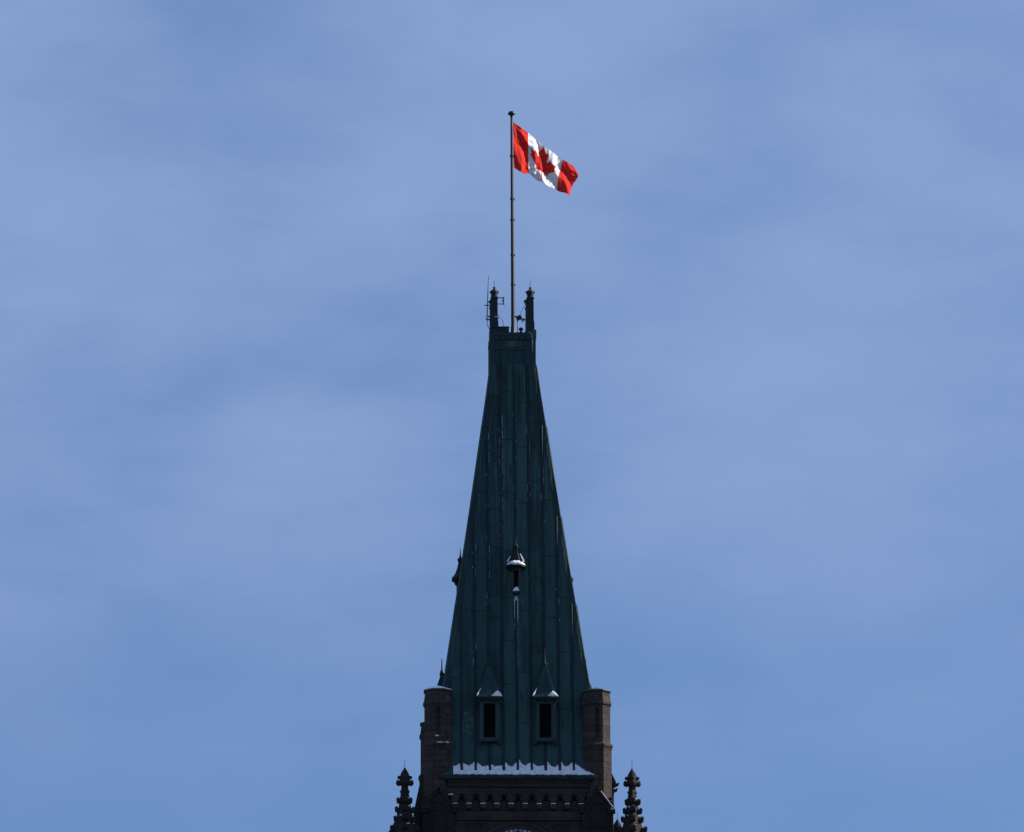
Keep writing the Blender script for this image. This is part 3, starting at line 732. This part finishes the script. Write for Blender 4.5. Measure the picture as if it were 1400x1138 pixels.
t = empty('junction_box', (-.72, -.95, 81.68)); tag(t, 'small white box with a black cable on the left post', 'junction box')
m = MB(); m.box(-.76, -.68, -1.02, -.95, 81.58, 81.78); m.box(-.92, -.76, -1.06, -1.03, 81.66, 81.70); at(m.build('box', WHITEP, t, bevel=.012), t)
m = MB(); m.tube([(-.68, -.98, 81.7), (-.56, -.98, 81.6), (-.50, -1.0, 81.4), (-.49, -1.02, 81.15)], .012, 5); at(m.build('cable', BLACK, t), t)

t = empty('floodlight', (.66, -.86, 81.62)); tag(t, 'black floodlight on a bracket left of the right hand post', 'floodlight')
m = MB(); q = MB(); q.box(-.12, .10, -.09, .09, -.10, .10); q.box(-.15, -.12, -.11, .11, -.13, .13); a = .45
q.v = [(.29+x*cos(a)-z*sin(a), -.9+y, 81.69+x*sin(a)+z*cos(a)) for x, y, z in q.v]; m.add(q.v, q.f); at(m.build('head', BLACK, t, bevel=.02), t)
m = MB(); m.tube([(.36, -.9, 81.64), (.45, -.9, 81.56), (.70, -.9, 81.60)], .026, 6); m.tube([(.36, -.9, 81.58), (.47, -.9, 81.44)], .018, 5); m.box(.44, .54, -.93, -.87, 81.53, 81.64); at(m.build('bracket', BLACK, t), t)
m = MB(); m.tube([(.31, -.9, 81.76), (.42, -.9, 82.05), (.60, -.88, 82.42)], .010, 5); at(m.build('stay_wire', BLACK, t), t)

t = empty('wall_bracket', (.6, -.87, 82.45)); tag(t, 'small dark bracket sticking out near the top of the right hand post', 'bracket')
m = MB(); m.prism([(.66, 82.30), (.66, 82.62), (.57, 82.58), (.49, 82.52), (.60, 82.42)], -.95, -.83); at(m.build('plate', BLACK, t, bevel=.015), t)
m = MB(); m.tube([(.62, -.9, 82.33), (.64, -.9, 82.2)], .03, 6); at(m.build('bolt', BLACK, t), t)
m = MB(); m.prism([(-1.18, 82.43), (-1.02, 82.32), (-1.02, 82.64), (-1.12, 82.56)], -.95, -.83)
tag(m.build('wall_bracket', BLACK, None, bevel=.015), 'small dark bracket on the left post just above the whip antenna arm', 'bracket')

t = empty('roof_vent', (.40, -.9, 80.9)); tag(t, 'small mushroom shaped roof vent right of the flagpole foot', 'vent')
m = MB(); m.lathe(.36, -.9, [(80.88, .07), (81.1, .05)], 8); at(m.build('stem', COPPERD, t), t)
m = MB(); m.lathe(.36, -.9, [(81.06, .11), (81.12, .12), (81.18, .06), (81.2, .02)], 10); at(m.build('hood', COPPERD, t), t)
m = MB(); m.tube([(.20, -.8, 80.9), (.19, -.8, 81.3), (.19, -.8, 81.58)], [.02, .014, .010], 5); m.ball((.19, -.8, 81.5), .03, 6, 4)
tag(m.build('rod_antenna', BLACK), 'thin short rod standing just right of the flagpole foot', 'antenna')

# ------------------------------------------------------------------ snow
rnd = random.Random(3)
def snow_top(x):
    f = (x/PITCHX) % 1.0; k = math.floor(x/PITCHX)
    hi_l = {-5: .02, -4: .24, -3: .23, -2: .20, -1: .34, 0: .42, 1: .24, 2: .36, 3: .38, 4: .34}.get(k, .2)
    hi_r = {-5: .24, -4: .28, -3: .10, -2: .08, -1: .28, 0: .24, 1: .10, 2: .20, 3: .24, 4: .0}.get(k, .2)
    z = 58.97+1.2*hi_l*max(0, 1-f/.5)**1.9+1.2*hi_r*max(0, (f-.5)/.5)**1.9
    if k >= 4: z = 59.34-.80*min(1, (x-4*PITCHX)/.9)**.55*.97
    if x < -2.7: z -= .03
    z += .03*sin(2.3*x+.7)+.02*sin(5.7*x)+.012*sin(13*x+1)
    return z
m = MB(); xs = [-3.02+i*(6.58/420) for i in range(421)]; NR = 9; rings = []
for x in xs:
    zt = snow_top(x)+.012*sin(31*x); zb = 58.49+.022*sin(4.1*x+.4)**2+.012*sin(17*x)+.010*sin(47*x)*sin(3*x)
    zt = max(zt, zb+.05); r = []
    for j in range(NR):
        t = j/(NR-1); z = zb+(zt-zb)*t
        th = (.058+.012*sin(3.1*x)+.008*sin(7.7*x+2))*(math.sin(min(1, t*4+.15)*pi/2))*(1-t**6*.75)+.008*sin(23*x+9*z)+.008*sin(11*x-17*z)
        r.append((x, -(hw(z)+bow(x, z)+th), z))
    r.append((x, -(hw(zt)-.04), zt+.005)); r.insert(0, (x, -(hw(zb)-.04), zb-.005)); rings.append(r)
m.rings(rings, closed=True)
tag(m.build('eave_snow', SNOW, None, smooth=True), 'long band of settled snow with a scalloped top edge along the copper eaves', 'snow')

def mound(pts, h, name, label, group=None):          # pts: outline ring on a surface, bulging outward along -y and up
    cx = sum(p[0] for p in pts)/len(pts); cy = sum(p[1] for p in pts)/len(pts); cz = sum(p[2] for p in pts)/len(pts)
    m = MB(); rings = []
    for s, o in ((1.0, -.3), (1.0, .25), (.86, .75), (.5, 1.0), (.12, 1.05)):
        rings.append([(cx+(p[0]-cx)*s, cy+(p[1]-cy)*s-h*o*.8, cz+(p[2]-cz)*s+h*o*.45) for p in pts])
    m.rings(rings); return tag(m.build(name, SNOW, None, smooth=True), label, 'snow', group)
yf = -4.0
def hood_pt(cx, tx, z):                              # a point on the front slope of a low dormer's hood
    hz = [(62.27, .61, .27), (62.36, .56, .22), (62.55, .46, .13), (62.8, .37, .05), (63.3, .23, -.10)]
    for (a, w, e), (b, w2, e2) in zip(hz, hz[1:]):
        if z <= b: t = (z-a)/(b-a); return (cx+tx*(w+(w2-w)*t), yf-(e+(e2-e)*t), z)
mound([hood_pt(-1.31, *p) for p in ((.08, 62.30), (.4, 62.28), (.75, 62.28), (1.0, 62.28), (1.0, 62.40), (1.0, 62.52), (.8, 62.58), (.5, 62.48), (.3, 62.38))], .03, 'snow_patch', 'grey white snow patch on the right half of the left lower dormer hood')
mound([hood_pt(1.31, *p) for p in ((.15, 62.30), (.5, 62.28), (.85, 62.28), (1.0, 62.30), (.95, 62.45), (.8, 62.58), (.55, 62.50), (.35, 62.40))], .06, 'snow_patch', 'bright sunlit snow clump on the hood of the right lower dormer')
for cx, nm in ((-1.31, 'left'), (1.31, 'right')):
    m = MB(); m.tube([(cx-.60, yf-.28, 62.29), (cx-.56, yf-.235, 62.38), (cx-.47, yf-.14, 62.56), (cx-.40, yf-.09, 62.72)], [.03, .036, .024, .008], 6)
    tag(m.build('snow_strip', SNOW, None, smooth=True), 'thin curl of snow on the left corner of the %s lower dormer hood' % nm, 'snow')
yc = -2.62
m = MB(); hz = [(68.90, .45, .265), (68.92, .46, .275), (68.99, .43, .25), (69.06, .37, .19), (69.13, .28, .11), (69.16, .18, .03)]
rj = random.Random(11)
def wob(a): return rj.uniform(-a, a)
m.rings([[(-w, -2.5, z), (-w, yc-.05-e*.6, z+wob(.02)), (-w*.78, yc-.15-e*.8, z+wob(.03)), (-w*.55, yc-.24-e, z+wob(.03)), (-w*.2, yc-.245-e, z+wob(.03)), (w*.2, yc-.245-e, z+wob(.03)), (w*.55, yc-.24-e, z+wob(.03)), (w*.78, yc-.15-e*.8, z+wob(.03)), (w, yc-.05-e*.6, z), (w, -2.5, z)] for z, w, e in hz])
m.tube([(-.40, yc-.22, 69.1), (-.31, yc-.16, 69.28), (-.25, yc-.12, 69.4)], [.05, .03, .012], 6)
m.tube([(.36, yc-.24, 69.1), (.27, yc-.2, 69.32), (.20, yc-.15, 69.52)], [.05, .035, .012], 6)
tag(m.build('snow_cover', SNOW, None, smooth=True), 'white snow collar round the hood of the small dormer halfway up the spire', 'snow')
m = MB(); m.rings([[(x, yc-.30-d, z+.05*x) for x, d in ((-.15, 0), (-.10, .04), (.0, .06), (.09, .05), (.15, 0))]+[(.15, yc-.1, z+.01), (-.15, yc-.1, z)] for z in (67.655, 67.70)]+[[(x*.75+.01, yc-.28-d*.6, z) for x, d, z in ((-.15, 0, 67.76), (-.10, .04, 67.82), (.0, .06, 67.80), (.09, .05, 67.87), (.15, 0, 67.78))]+[(.10, yc-.1, 67.80), (-.10, yc-.1, 67.80)]])
tag(m.build('snow_lump', SNOW, None, smooth=True), 'small lump of snow on the sill of the halfway dormer', 'snow')
m = MB(); m.ball((-2.53, 0.0, 69.05), .10, 8, 6, .8)
m.ball((-2.48, -.12, 69.07), .12, 8, 6, .7)
tag(m.build('snow_lump', SNOW, None, smooth=True), 'lump of snow on the dormer at the left edge of the spire', 'snow')
cx, cy = -TC, -TC
m = MB(); m.rings([[(cx+r*OC*cos(a+pi/8), cy+r*OC*sin(a+pi/8), z) for a in [k*pi/4 for k in range(8)]] for z, r in ((62.63, .655), (62.67, .62), (62.86, .10), (62.88, .03))])
tag(m.build('snow_cover', SNOW, None, smooth=False), 'thin snow cover on the cap of the left front turret', 'snow')
for i, x in enumerate(corb_x):
    o = ('first', 'second', 'third', 'fourth', 'fifth', 'sixth', 'seventh', 'eighth', 'ninth', 'last')[i]
    m = MB(); a, b = x-.14+rnd.uniform(0, .03), x+.14-rnd.uniform(0, .03)
    m.rings([[(a, -4.315, 57.152), (b, -4.315, 57.152), (b, -4.20, 57.152), (a, -4.20, 57.152)], [(a+.01, -4.31, 57.18), (b-.01, -4.31, 57.185), (b-.01, -4.21, 57.21), (a+.01, -4.21, 57.20)]])
    tag(m.build('corbel_snow', SNOW, None), 'thin strip of snow on the %s corbel from the left under the eaves' % o, 'snow', 'snow strips on the corbels')
# snow on the right hand gable coping and on the turret ledges
m = MB(); m.bar((3.86, 57.74), (4.42, 56.97), .05, -4.50, -4.30); m.box(4.30, 4.52, -4.52, -4.30, 56.86, 56.93)
tag(m.build('snow_strip', SNOW, None, bevel=.01), 'pale snow line down the sloping coping of the right front gable', 'snow')
m = MB(); m.box(-3.25, -3.02, -4.40, -4.2, 57.55, 57.60)
tag(m.build('snow_strip', SNOW, None, bevel=.015), 'short snow fleck beside the left front gable', 'snow')
m = MB(); m.ball((-3.78, -4.33, 60.36), .11, 8, 6, .4); tag(m.build('snow_lump', SNOW, None), 'tiny snow lump in the slot of the left front turret', 'snow')
m = MB(); m.ball((-3.34, -4.27, 60.05), .15, 8, 6, .3); m.ball((-3.62, -4.40, 60.02), .2, 8, 6, .2); tag(m.build('snow_strip', SNOW, None), 'thin snow on the stone ledge of the left front turret', 'snow')
# snow caught in the pinnacle crockets
for nm, px_ in (('left', -5.30), ('right', 5.27)):
    m = MB()
    for zc, e in ((57.14, .20), (56.76, .25), (56.33, .33), (55.9, .42)):
        for _ in range(3):
            u = rnd.uniform(-e*.8, e); m.ball((px_+u, -5.3-e*.95, zc+rnd.uniform(0, .04)), rnd.uniform(.03, .06), 6, 4, .6)
    m.ball((px_, -5.52, 58.20), .05, 6, 4, .6)
    tag(m.build('snow_flecks', SNOW, None), 'flecks of snow caught among the crockets of the %s front pinnacle' % nm, 'snow', kind='stuff')
# frost and ice along the seams
m = MB()
runs = [(-5, 64.0, 68, .3), (-4, 66.5, 69.0, .35), (-3, 63.5, 66.5, .3), (-2, 70.5, 76.5, .5), (-2, 66.8, 71, .7), (-1, 70, 76.3, .9), (-1, 64.6, 67, .2), (0, 72.0, 77.0, .8), (0, 63.9, 66.0, .9), (0, 64.2, 67.2, .95), (0, 65.6, 67.3, .95), (-2, 72, 76.6, .8), (-1, 72, 76.6, .9),
        (1, 72.3, 77.2, .8), (1, 67.4, 69.0, .4), (2, 71.2, 75.0, .5), (3, 66.0, 68.5, .4), (-3, 66.8, 70.0, .6)]
for i, z0, z1, dn in runs:
    z = z0
    while z < z1:
        ln = rnd.choice((.03, .05, .08, .12, .35)); x = i*PITCHX+rnd.choice((.06, .065, .075, -.06)); w = rnd.uniform(.007, .016)
        if rnd.random() < dn and abs(x) < hw(z)-.2:
            y = -(hw(z)+bow(x, z)+.004); y2 = -(hw(z+ln)+bow(x, z+ln)+.004)
            m.add([(x-w, y, z), (x+w, y, z), (x+w*.6, y2, z+ln), (x-w*.6, y2, z+ln), (x, y-.02, z+.01), (x, y2-.012, z+ln*.9)], [(0, 1, 4), (1, 2, 5, 4), (2, 3, 5), (3, 0, 4, 5)])
        z += ln+rnd.uniform(.02, .14)
for x, z0, z1, w in ((-.075, 66.35, 67.30, .022), (.075, 66.0, 67.30, .026), (.0, 67.2, 67.42, .07)):     # icy trails under the halfway dormer
    zz = [z0+(z1-z0)*i/8 for i in range(9)]
    for a, b in zip(zz, zz[1:]):
        ya, yb = -(hw(a)+.085), -(hw(b)+.085); wa = w*(.4+.6*(a-z0)/(z1-z0)); wb = w*(.4+.6*(b-z0)/(z1-z0))
        m.add([(x-wa, ya, a), (x+wa, ya, a), (x+wb, yb, b), (x-wb, yb, b), (x-wa, ya+.05, a), (x+wa, ya+.05, a), (x+wb, yb+.05, b), (x-wb, yb+.05, b)], [(0, 1, 2, 3), (0, 3, 7, 4), (1, 5, 6, 2)])
tag(m.build('frost', FROST, None), 'small flecks of frost and snow along the upright seams of the spire', 'frost', kind='stuff')
